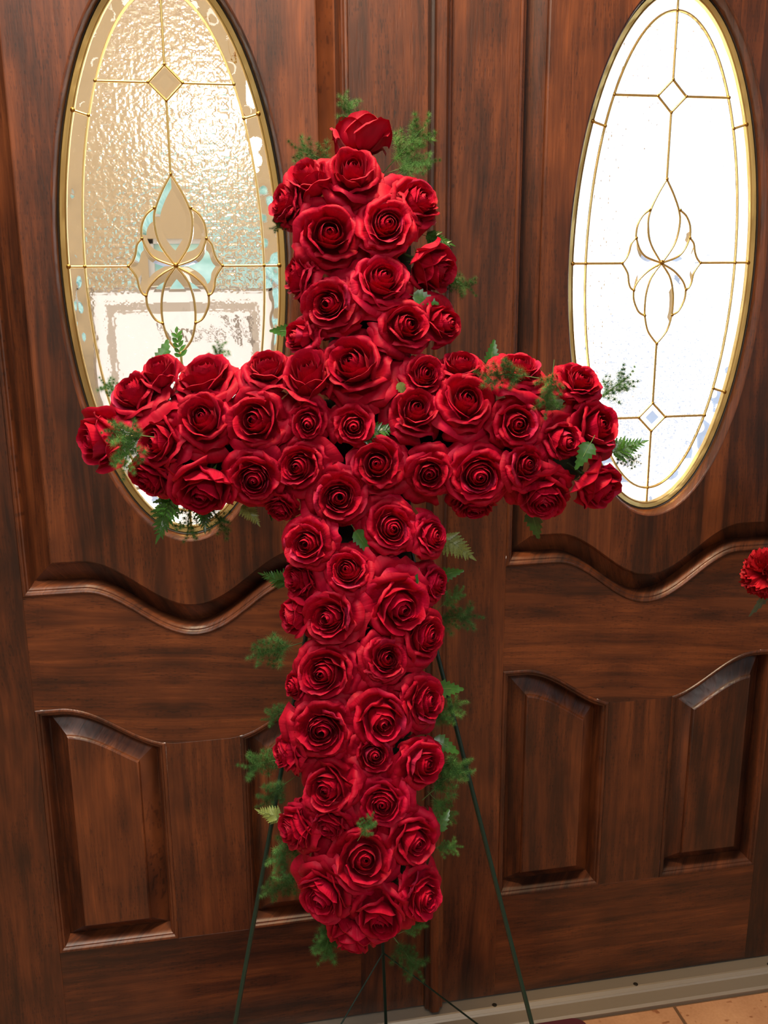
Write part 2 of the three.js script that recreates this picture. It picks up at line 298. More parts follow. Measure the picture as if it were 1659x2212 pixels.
function glazing(door) {
  const P = (name, g, m, label) => { const o = part(name, g.translate(0, YC, 0), m, door, label); return o; };
  const both = (f) => { f((x) => x); f(flipX); };
  const tI = tAt(IB, DC), tJ = tAt(IB, 0.203), tO = tAt(OB, 0.2095), H = Math.PI / 2, xI = IA * Math.cos(tI);
  // border panes of wavy glass: eight, parted by short cames
  const iSt = [H, tJ, 0, -tJ, -H], oSt = [H, tO, 0, -tO, -H];
  both((f) => { for (let k = 0; k < 4; k++) P('border_pane', pane(f([...arc(IA, IB, iSt[k], iSt[k + 1]), ...rev(arc(OA, OB, oSt[k], oSt[k + 1]))])), M.wavyGlass); });
  // field panes of hammered glass: four at the ends, four round the flower
  both((f) => {
    for (const g of [(x) => x, flipY]) P('textured_pane', pane(f(g([...rev(arc(IA, IB, tI, H)), P2(xI, DC), P2(DX, DC), P2(0, DC + DY)]))), M.hammeredGlass);
    P('textured_pane', pane(f([P2(DX, DC), ...arc(IA, IB, tI, 0), ...rev(STAR_TOP), ...rev(SIDE_TOP), ...rev(ALMOND.filter((p) => p.y > 0.0815)), P2(0, DC - DY)])), M.hammeredGlass);
    P('textured_pane', pane(f([P2(DX, -DC), ...arc(IA, IB, -tI, 0), ...STAR_LOW, ...BUD_SIDE, ...DROP_LOW, P2(0, -DC + DY)])), M.hammeredGlass);
  });
  // clear pieces with ground edges
  for (const s of [1, -1]) P('diamond_pane', bevelledPane([P2(0, s * DC + DY), P2(DX, s * DC), P2(0, s * DC - DY), P2(-DX, s * DC)], 0.5), M.clearGlass);
  P('flower_pane', bevelledPane([...ALMOND, ...rev(flipX(ALMOND)).slice(1, -1)], 0.68), M.clearGlass);
  P('flower_pane', bevelledPane([...DROP_TOP, ...DROP_LOW, ...rev(flipX(DROP_LOW)).slice(1), ...rev(flipX(DROP_TOP)).slice(1)], 0.72), M.clearGlass);
  both((f) => {
    P('flower_pane', bevelledPane(f([...SIDE_TOP, ...SIDE_LOW, ...rev(ALMOND.filter((p) => p.y < 0.081 && p.y > 0.001))]), 0.55), M.clearGlass);
    P('flower_pane', bevelledPane(f([...STAR_TOP, ...STAR_LOW, ...rev(BUD_OUT), ...rev(SIDE_LOW)]), 0.6), M.clearGlass);
    P('flower_pane', bevelledPane(f([...BUD_OUT, ...BUD_SIDE, ...rev(DROP_TOP)]), 0.55), M.clearGlass);
  });
  // brass cames over every joint
  const came = (pts, r = 0.0019) => P('came', tube(pts.map((p) => V(p.x, p.y, GZ + 0.0045)), r, 8, Math.max(1, (pts.length - 1) * 2)), M.brass);
  part('came', moulded(ellipse(IA + 0.0017, IB + 0.0017).map((p) => P2(p.x, p.y + YC)), [[-0.0002, GZ + 0.002], [0, GZ + 0.0052], [0.0009, GZ + 0.0066], [0.0025, GZ + 0.0066], [0.0034, GZ + 0.0052], [0.0036, GZ + 0.002]]), M.brass, door, 'brass came of the inner oval');
  both((f) => {
    for (const pts of [bar(DX, DC, xI, DC), bar(DX, -DC, xI, -DC), bar(0.0672, 0, IA, 0), bar(IA, 0, OA, 0), [ARC(IA, IB, tJ), ARC(OA, OB, tO)], [ARC(IA, IB, -tJ), ARC(OA, OB, -tO)], bar(0, DC + DY, DX, DC), bar(DX, DC, 0, DC - DY), bar(0, -DC + DY, DX, -DC), bar(DX, -DC, 0, -DC - DY)]) came(f(pts));
    for (const pts of [ALMOND, SIDE_TOP, SIDE_LOW, STAR_TOP, STAR_LOW, BUD_OUT, BUD_SIDE, DROP_TOP, DROP_LOW]) came(f(pts), 0.0017);
  });
  for (const [a, b] of [[DC + DY, IB], [IB, OB], [0.127, DC - DY], [-DC + DY, -0.127], [-IB, -DC - DY], [-OB, -IB]]) came(bar(0, a, 0, b));
  // drops of solder where the cames meet
  const drop = new THREE.SphereGeometry(1, 12, 8).scale(0.0023, 0.0023, 0.0013), spots = [[0, 0.001, 1.7], [0, 0.127, 1], [0, -0.127, 1], [0, DC + DY, 1], [0, DC - DY, 1], [0, -DC + DY, 1], [0, -DC - DY, 1], [0, IB, 1], [0, -IB, 1]];
  for (const s of [-1, 1]) spots.push([s * DX, DC, 1], [s * DX, -DC, 1], [s * xI, DC, 1.1], [s * xI, -DC, 1.1], [s * IA, 0, 1.1], [s * 0.0672, 0, 1], [s * OA, 0, 1.5], [s * IA * Math.cos(tJ), 0.203, 1.1], [s * IA * Math.cos(tJ), -0.203, 1.1], [s * OA * Math.cos(tO), 0.2095, 1.5], [s * OA * Math.cos(tO), -0.2095, 1.5], [s * 0.0257, 0.081, 1], [s * 0.0456, 0.0386, 1], [s * 0.045, -0.0418, 1], [s * 0.0238, -0.0818, 1]);
  for (const [x, y, k] of spots) { const o = part('solder', drop, M.brassDark, door); o.position.set(x, YC + y, GZ + 0.0062); o.scale.setScalar(k); }
}
function makeDoor(name, x, tints, o, label) {
  const d = base(name, [x, 0, 0]); tag(d, label, undefined, undefined, 'structure');
  const [m0, m1, m2] = tints, hole = ellipse(0.1682, 0.4112).map((p) => P2(p.x, p.y + YC)), W = 0.3795, T = 2.035, B = 0.001;
  part('stile', grain(slab(rect(-W, B, -STILE, T), -TH, 0), 'y', o), m0, d);
  part('stile', grain(slab(rect(STILE, B, W, T), -TH, 0), 'y', o + 0.31, 0.2), m2, d);
  part('top_rail', grain(slab(rect(-STILE, 1.9, STILE, T), -TH, 0), 'x', o + 0.1), m0, d);
  part('middle_rail', grain(slab([...range(-STILE, STILE, 64, belly), ...range(STILE, -STILE, 64, ogee)], -TH, 0), 'x', o + 0.22, 0.1, 0.09), m1, d);
  part('bottom_rail', grain(slab(rect(-STILE, B, STILE, 0.2095), -TH, 0), 'x', o + 0.4, 0.5), m0, d);
  part('mullion', grain(slab([P2(-0.0595, 0.2095), P2(0.0595, 0.2095), ...range(0.0595, -0.0595, 12, belly)], -TH, 0), 'y', o + 0.13), m2, d);
  // upper panel with the oval opening; the wood turns over into the opening
  part('panel_moulding', grain(moulded(upperOpening, STICK), 'y', o + 0.05), m2, d);
  part('panel', grain(mergeGeometries([moulded(upperOpening, BEVEL), flat(upperOpening(0.0466), -0.0006, hole), flat(upperOpening(0.005), -0.04, hole)].map((g) => { const q = g.index ? g.toNonIndexed() : g; for (const k of Object.keys(q.attributes)) if (!['position', 'normal'].includes(k)) q.deleteAttribute(k); return q; })), 'y', o + 0.02, 0.3), m1, d);
  part('oval_rim', grain(moulded(hole, [[0, -0.0008], [0.0008, -0.0009], [0.0022, -0.0016], [0.0034, -0.0030], [0.0042, -0.0052], [0.0048, -0.0090], [0.0056, -0.0160], [0.0066, -0.0240], [0.0076, -0.0290], [0.0076, -0.040], [0, -0.0402]]), 'y', o + 0.12), m2, d);
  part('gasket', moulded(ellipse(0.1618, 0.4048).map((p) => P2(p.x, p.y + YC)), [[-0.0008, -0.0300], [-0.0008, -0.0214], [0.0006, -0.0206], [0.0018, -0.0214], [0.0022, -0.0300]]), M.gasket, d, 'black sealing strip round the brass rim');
  for (const [outline, k] of [[lowerOpening, 0], [mirrored(lowerOpening), 1]]) {
    part('panel_moulding', grain(moulded(outline, STICK), k ? 'y' : 'y', o + 0.2 + k), m2, d);
    part('panel', grain(mergeGeometries([moulded(outline, BEVEL), flat(outline(0.0466), -0.0006), flat(outline(0.005), -0.04)].map((g) => { const q = g.index ? g.toNonIndexed() : g; for (const a of Object.keys(q.attributes)) if (!['position', 'normal'].includes(a)) q.deleteAttribute(a); return q; })), 'y', o + 0.4 + k * 0.17, 0.15 + k * 0.3), m1, d);
  }
  part('oval_frame', moulded(ellipse(0.1600, 0.4030).map((p) => P2(p.x, p.y + YC)), [[0, -0.0318], [0.0002, -0.0236], [0.0014, -0.0222], [0.0034, -0.0228], [0.0080, -0.0236], [0.0094, -0.0226], [0.0106, -0.0234], [0.0112, -0.0262], [0.0112, -0.0318], [0, -0.0318]]), M.brass, d, 'polished brass rim of the oval glass');
  glazing(d);
  return d;
}
const DOOR_WOODS = [0, 1, 2].map((k) => wood(k, 0xf4e6dd));
makeDoor('door_1', -0.38, DOOR_WOODS, 0, 'left wooden door leaf with a brass-leaded oval of textured glass');
makeDoor('door_2', 0.38, [DOOR_WOODS[2], DOOR_WOODS[1], DOOR_WOODS[0]], 3.37, 'right wooden door leaf whose leaded oval glass glares white');
{
  // upright cover strip over the joint of the two leaves, with softly stepped edges
  const a = base('trim_3', [0.006, 0, 0]); tag(a, 'narrow wooden strip covering the joint between the two doors', undefined, undefined, 'structure');
  const s = new THREE.Shape([[-0.0165, 0.0005], [-0.0165, 0.011], [-0.0145, 0.0135], [-0.0105, 0.0145], [-0.0085, 0.0215], [-0.005, 0.0245], [0.005, 0.0245], [0.0085, 0.0215], [0.0105, 0.0145], [0.0145, 0.0135], [0.0165, 0.011], [0.0165, 0.0005]].map(([x, z]) => P2(x, -z)).reverse());
  const g = new THREE.ExtrudeGeometry(s, { depth: 2.03, bevelEnabled: false }).rotateX(-Math.PI / 2);
  g.translate(0, 0.004, 0);
  part('cover_strip', grain(g, 'y', 0.77), DOOR_WOODS[2], a);
}
// ---------------------------------------------------------------- outside, seen through the glass
{
  const paveMap = texture(256, 256, (u, v) => { const n = 200 + 34 * fbm(u * 12, v * 12, 201) - 26 * noise(u * 90, v * 90, 205); return [n, n * 0.975, n * 0.94]; }, true);
  const p = new THREE.PlaneGeometry(60, 60, 1, 1).rotateX(-Math.PI / 2).translate(0, -0.06, -30.1); const uv = p.attributes.uv; for (let i = 0; i < uv.count; i++) uv.setXY(i, uv.getX(i) * 30, uv.getY(i) * 30);
  const ground = struct('ground', box(60, 0.1, 60, 0, -0.11, -30.12), new THREE.MeshStandardMaterial({ map: paveMap, roughness: 0.95 }));
  const sunBlockRoof = struct('ceiling_sun_block', box(6.2, 0.12, 2.3, 0, 2.76, -1.27), new THREE.MeshStandardMaterial({ color: 0xb79f80, roughness: 0.9 }));  // unseen roof slab, added to keep direct sun off the door glass
  const tan = new THREE.MeshStandardMaterial({ color: 0xad8d60, roughness: 0.92 });
  // tan house opposite: stucco wall with a wide window of greenish glass
  const h = base('house', [0, 0, -7]); tag(h, 'tan stucco house seen dimly through the left oval glass', 'house');
  const wx0 = -0.75, wx1 = 0.75, wy0 = 0.75, wy1 = 1.55;
  const ww = wx1 - wx0, wh = wy1 - wy0, wm = (wx0 + wx1) / 2, hm = (wy0 + wy1) / 2;
  part('wall', mergeGeometries([box(wx0 + 7.5, 4.2, 0.3, (wx0 - 7.5) / 2, 2.05, -0.15), box(2.0 - wx1, 4.2, 0.3, (2.0 + wx1) / 2, 2.05, -0.15), box(ww, wy0 + 0.06, 0.3, wm, (wy0 - 0.06) / 2, -0.15), box(ww, 4.15 - wy1, 0.3, wm, (4.15 + wy1) / 2, -0.15)]), tan, h);
  const win = part('window', mergeGeometries([box(ww, 0.05, 0.1, wm, wy0 + 0.025, -0.08), box(ww, 0.04, 0.1, wm, wy1 - 0.02, -0.08), box(0.05, wh, 0.1, wx0 + 0.025, hm, -0.08), box(0.05, wh, 0.1, wx1 - 0.025, hm, -0.08)]), new THREE.MeshStandardMaterial({ color: 0xb9ad98, roughness: 0.6 }), h);
  const teal = texture(128, 128, (u, v) => { const n = fbm(u * 9, v * 9, 230, 4); return [120 + 110 * n, 178 + 70 * n, 160 + 70 * n]; }, true);
  part('pane', box(ww + 0.02, wh + 0.02, 0.02, wm, hm, -0.16), new THREE.MeshStandardMaterial({ map: teal, roughness: 0.2 }), win);
  part('roof', new THREE.CylinderGeometry(0.3, 3.3, 1.3, 4, 1).rotateY(Math.PI / 4).scale(2.2, 1, 0.8).translate(-2.6, 4.8, -1.6), new THREE.MeshStandardMaterial({ color: 0x7a5a45, roughness: 0.9 }), h);
  // hanging porch lantern
  const l = PORCH_LANTERN, g = base('porch_lantern', l.at); tag(g, 'glowing round porch lantern outside, seen as a glare in the left oval', 'lantern');
  part('globe', new THREE.SphereGeometry(0.1, 32, 20), new THREE.MeshStandardMaterial({ color: 0xffffff, emissive: new THREE.Color(...l.color), emissiveIntensity: 14 }), g);
  part('cap', new THREE.LatheGeometry([[0.0, 0.13], [0.02, 0.128], [0.03, 0.112], [0.06, 0.098], [0.064, 0.078]].map(([x, y]) => P2(x, y)), 24), M.brassDark, g);
  part('rod', new THREE.CylinderGeometry(0.006, 0.006, 2.7 - l.at[1] - 0.11, 10).translate(0, (2.7 - l.at[1] + 0.11) / 2, 0), M.brassDark, g);
  const pl = new THREE.PointLight(new THREE.Color(...l.color), l.intensity); pl.position.set(l.at[0], l.at[1], l.at[2]); pl.castShadow = true; pl.shadow.radius = 5; pl.name = 'lantern_glow'; scene.add(pl);
  // welcome sign on the outer face of the left door, its lettering showing through from behind
  const cv = document.createElement('canvas'); cv.width = 1024; cv.height = 1024; const c = cv.getContext('2d');
  c.fillStyle = '#dcdee2'; c.fillRect(0, 0, 1024, 1024); c.strokeStyle = '#a79f95'; c.lineWidth = 46; c.strokeRect(95, 80, 834, 864);
  c.fillStyle = '#7a7269'; c.textAlign = 'left'; c.save(); c.translate(58, 268); c.transform(1, -0.05, -0.12, 1, 0, 0); c.font = 'italic 210px serif'; c.fillText('W', 0, 20, 190); c.font = 'italic 112px serif'; c.fillText('elcome!', 196, 4, 400); c.restore();
  const map = new THREE.CanvasTexture(cv); map.colorSpace = THREE.SRGBColorSpace;
  const s = base('welcome_sign', [-0.374, 1.135, -0.062]); tag(s, 'white welcome sign hung outside the left door, its word reversed through the glass', 'sign');
  part('board', new THREE.PlaneGeometry(0.262, 0.3).rotateY(Math.PI), new THREE.MeshPhysicalMaterial({ map, transmission: 0.75, thickness: 0, roughness: 1, side: THREE.DoubleSide }), s);
  part('board_edge', mergeGeometries([box(0.004, 0.304, 0.006, -0.132, 0, 0), box(0.004, 0.304, 0.006, 0.132, 0, 0), box(0.266, 0.004, 0.006, 0, 0.151, 0), box(0.266, 0.004, 0.006, 0, -0.151, 0)]), new THREE.MeshStandardMaterial({ color: 0xd8d2c8, roughness: 0.6 }), s);
  part('hanger', tube([V(-0.1, 0.15, 0), V(-0.05, 0.3, 0), V(0, 0.6, 0.005), V(0.05, 0.3, 0), V(0.1, 0.15, 0)], 0.0004, 6), new THREE.MeshStandardMaterial({ color: 0xcdbfa8, roughness: 0.8 }), s);
}
// ---------------------------------------------------------------- roses
const CROSS = new THREE.Group();          // only a frame of reference: where the cross stands and how it leans back
CROSS.position.set(-0.1756, 1.1406, 0.3981); CROSS.rotation.set(-0.2502, -0.1841, -0.0063, 'YXZ'); CROSS.updateMatrixWorld(true);
const onCross = (x, y, z) => V(x, y, z).applyMatrix4(CROSS.matrixWorld);
const petalMap = texture(256, 256, (u, v) => {
  const vein = Math.abs(noise(u * 46 + (fbm(u * 5, v * 5, 301) - 0.5) * 5, v * 2.5, 303) * 2 - 1), n = fbm(u * 8, v * 8, 305, 4), s = noise(u * 110, v * 110, 309);
  const k = 205 + 34 * n + 12 * vein + 10 * (s - 0.5); return [k, k, k];
}, true);
const petalBump = texture(256, 256, (u, v) => { const n = 128 + 90 * (fbm(u * 6, v * 6, 311, 4) - 0.5) + 50 * (noise(u * 40, v * 3, 313) - 0.5); return [n, n, n]; });
const petal = (color, sheen) => new THREE.MeshPhysicalMaterial({ color, map: petalMap, bumpMap: petalBump, bumpScale: 0.0012, roughness: 0.62, specularIntensity: 0.35, sheen: 0.2, sheenColor: new THREE.Color(sheen), sheenRoughness: 0.55, transmission: 0.16, thickness: 0, side: THREE.DoubleSide });
const TONE = {   // close sets of reds, b slightly stronger than m, picked per bloom
  b: [petal(0xca0030, 0xf03c60), petal(0xc2002c, 0xf03c60), petal(0xcf063a, 0xf04468)],
  m: [petal(0xc0002d, 0xf03c60), petal(0xb8002a, 0xe8385c), petal(0xc40434, 0xf04468)],
};
const petalBack = petal(0xcc2450, 0xff6c8c);
const calyxMat = new THREE.MeshPhysicalMaterial({ color: 0x4c6b2c, roughness: 0.6, side: THREE.DoubleSide });
const stemMat = new THREE.MeshStandardMaterial({ color: 0x3f5a2a, roughness: 0.6 });

// One petal as a curved sheet. t runs from the innermost (0) to the outermost (1) petal of a rose of unit radius.
function petalGeometry(o) {
  const { t, turn, half, rim, height, belly, roll, point, open, r, off } = o, NU = t > 0.5 ? 18 : 14, NV = 14, pos = [], uv = [], idx = [];
  const ph = r() * 100, lean = (r() - 0.5) * 0.14 * t, wave = (0.012 + 0.05 * t) * (0.5 + r()), spin = (r() - 0.5) * 0.25;
  const tip = 1 + point * (0.10 + 0.14 * r()), skew = (r() - 0.5) * 0.35, side = mix(0.02, 0.13, t) * (0.6 + 0.8 * r()), long = 1 + (r() - 0.5) * 0.16 * t;
  for (let j = 0; j <= NV; j++) for (let i = 0; i <= NU; i++) {
    const u = (i / NU) * 2 - 1, v = j / NV, au = Math.abs(u), us = clamp(u + skew * (1 - u * u) * 0.5, -1, 1), aus = Math.abs(us);
    const top = (1 - mix(0.10, 0.34, smooth(0.15, 0.9, t)) * Math.pow(au, 2.4)) * mix(1, tip - 0.27 * point * smooth(0.02, 0.6, aus), point);   // outline: pointed or round
    const w = v * top, a = clamp(w);
    // meridian: up from the base, out to the belly, in or out to the rim
    const c0 = [0.04, 0.02], c1 = [belly * 1.15, 0.02], c2 = [mix(belly, rim, 0.35 + 0.3 * open), height * 0.72], c3 = [rim, height];
    const B = [(1 - a) ** 3, 3 * a * (1 - a) ** 2, 3 * a * a * (1 - a), a ** 3];
    let rad = 0, z = 0; [c0, c1, c2, c3].forEach((c, k) => { rad += B[k] * c[0]; z += B[k] * c[1]; });
    if (w > 1) { rad += (w - 1) * (rim - c2[0]) * 1.2; z += (w - 1) * (height - c2[1]) * 1.2; }
    // the rim rolls outwards, more at the flanks than at the tip of a pointed petal
    const amount = roll * mix(1, 0.25 + 0.95 * smooth(0.03, 0.5, aus), point), start = 0.70, s = Math.max(0, (v - start) / (1 - start));
    const R = mix(0.07, 0.15, t), ang = amount * s * s;
    rad += R * Math.sin(ang) * (0.5 + 0.6 * t); z -= R * (1 - Math.cos(ang)) * 1.3;
    // side edges fold back
    const e = smooth(0.55, 1, au); z -= side * e * v; rad += side * 0.7 * e * v * (0.4 + t);
    rad *= 1 + 0.09 * us * (1 - t * 0.4) + lean * v; rad *= mix(1, long, v);
    const nz = (noise(us * 2.1 + ph, v * 2.3 + ph, 5) - 0.5) * wave * 2.2 * v, nr = (noise(us * 3.3 + ph + 50, v * 1.7, 6) - 0.5) * wave * 2.4 * v, crinkle = (noise(us * 9 + ph, 3.3, 8) - 0.5) * wave * 0.9 * s;
    z += nz + crinkle; rad = Math.max(0.004, rad + nr + crinkle * 0.6);
    const th = turn + u * half * mix(0.62 + 0.38 * smooth(0, 0.5, v), 1, smooth(0.1, 0.4, t) < 0.5 ? 1 : 0) + spin * v;
    pos.push(rad * Math.cos(th) * off[2] + off[0] * z, rad * Math.sin(th) / off[2] + off[1] * z, z); uv.push(i / NU, v * 0.8 + 0.1);
  }
  for (let j = 0; j < NV; j++) for (let i = 0; i < NU; i++) { const a = j * (NU + 1) + i, b = a + 1, c = a + NU + 1, d = c + 1; idx.push(a, b, d, a, d, c); }
  return geometryOf(pos, idx, uv);
}
const KINDS = {   // n petals; heights of heart, shoulder and outer rim; how far it has opened; rim roll; pointedness
  o: { n: 32, heart: 0.70, shoulder: 0.66, outer: 0.10, open: 1.0, roll: 1.45, point: 0.8, pow: 0.84, core: 0.008, gap: 0 },
  c: { n: 26, heart: 0.76, shoulder: 0.84, outer: 0.12, open: 0.8, roll: 1.7, point: 1.0, pow: 0.98, core: 0.008, gap: 0.11 },
  t: { n: 24, heart: 0.92, shoulder: 0.84, outer: 0.16, open: 0.7, roll: 1.3, point: 0.8, pow: 1.0, core: 0.008, gap: 0.03 },
  b: { n: 20, heart: 1.16, shoulder: 1.26, outer: 0.9, open: 0.25, roll: 1.5, point: 0.7, pow: 0.82, core: 0.03, gap: 0.05 },
  f: { n: 36, heart: 0.70, shoulder: 0.72, outer: 0.12, open: 0.95, roll: 1.35, point: 0.8, pow: 0.8, core: 0.05, gap: 0.05, messy: 1 },
};
function makeRose(kind, seed, tone) {
  const k = KINDS[kind], r = rng(seed), root = new THREE.Group(), mats = TONE[tone];
  const hand = r() < 0.5 ? 1 : -1; let turn = r() * 6.28; const lean = r() * 6.28, leanBy = 0.10 + 0.20 * r(), off = [leanBy * Math.cos(lean), leanBy * Math.sin(lean), 0.94 + 0.12 * r()];
  for (let i = 0; i < k.n; i++) {
    const t = i / (k.n - 1), q = Math.pow(t, k.pow), messy = k.messy ? 1 : 0;
    let rim = mix(k.core, 0.94, q) + (t > 0.36 ? k.gap * (1 - t) : 0);
    let height = t < 0.42 ? mix(k.heart, k.shoulder, t / 0.42) : mix(k.shoulder, k.outer, smooth(0.42, 1, t));
    height += (r() - 0.5) * (0.05 + 0.07 * messy); rim *= 1 + (r() - 0.5) * (0.07 + 0.14 * messy);
    const g = petalGeometry({ t, turn, half: (t < 0.12 ? 2.8 : mix(1.75, 0.92, smooth(0.0, 0.55, t))) * (messy ? mix(0.72, 0.9, t) : 1) * (0.92 + 0.16 * r()), rim, height, belly: kind === 'b' ? mix(0.30, 0.72, t) : mix(0.26, 0.62, t), roll: k.roll * smooth(0.1, 0.8, t) * (0.55 + 0.8 * r()) + 0.12, point: k.point * smooth(0.45, 0.9, t) * (0.5 + 0.7 * r()), open: k.open * t, r, off });
    if (hand < 0) { g.scale(1, -1, 1); const ix = g.index.array; for (let a = 0; a < ix.length; a += 3) { const s = ix[a]; ix[a] = ix[a + 1]; ix[a + 1] = s; } g.computeVertexNormals(); }
    part('petal', g, t > 0.3 && t < 0.75 && r() < 0.05 ? petalBack : mats[Math.floor(r() * 3)], root);
    turn += t < 0.3 ? 2.05 + (r() - 0.5) * 0.5 : 2.4 + (r() - 0.5) * 0.55;
  }
  // green cup, five sepals and the stem that goes into the foam
  part('calyx', new THREE.LatheGeometry([[0.0, -0.16], [0.09, -0.14], [0.13, -0.05], [0.12, 0.04], [0.05, 0.07]].map(([x, y]) => P2(x, y)), 14).rotateX(Math.PI / 2), calyxMat, root);
  for (let i = 0; i < 5; i++) {
    const n = 6, pos = [], idx = [], a0 = i * 1.2566 + r() * 0.3;
    for (let j = 0; j <= n; j++) { const v = j / n, w = 0.09 * Math.sin(Math.PI * Math.pow(0.12 + 0.88 * v, 0.7)) * (1 - v) + 0.004, rr = 0.10 + 0.34 * v, z = -0.06 - 0.16 * v * v + 0.05 * v; for (const s of [-1, 0, 1]) { const th = a0 + s * w / rr; pos.push(rr * Math.cos(th), rr * Math.sin(th), z + (s ? 0.012 : 0)); } }
    for (let j = 0; j < n; j++) for (let s = 0; s < 2; s++) { const a = j * 3 + s; idx.push(a, a + 1, a + 4, a, a + 4, a + 3); }
    part('sepal', geometryOf(pos, idx), calyxMat, root);
  }
  part('stem', new THREE.CylinderGeometry(0.05, 0.05, 0.75, 8).rotateX(Math.PI / 2).translate(0, 0, -0.5), stemMat, root);
  return root;
}
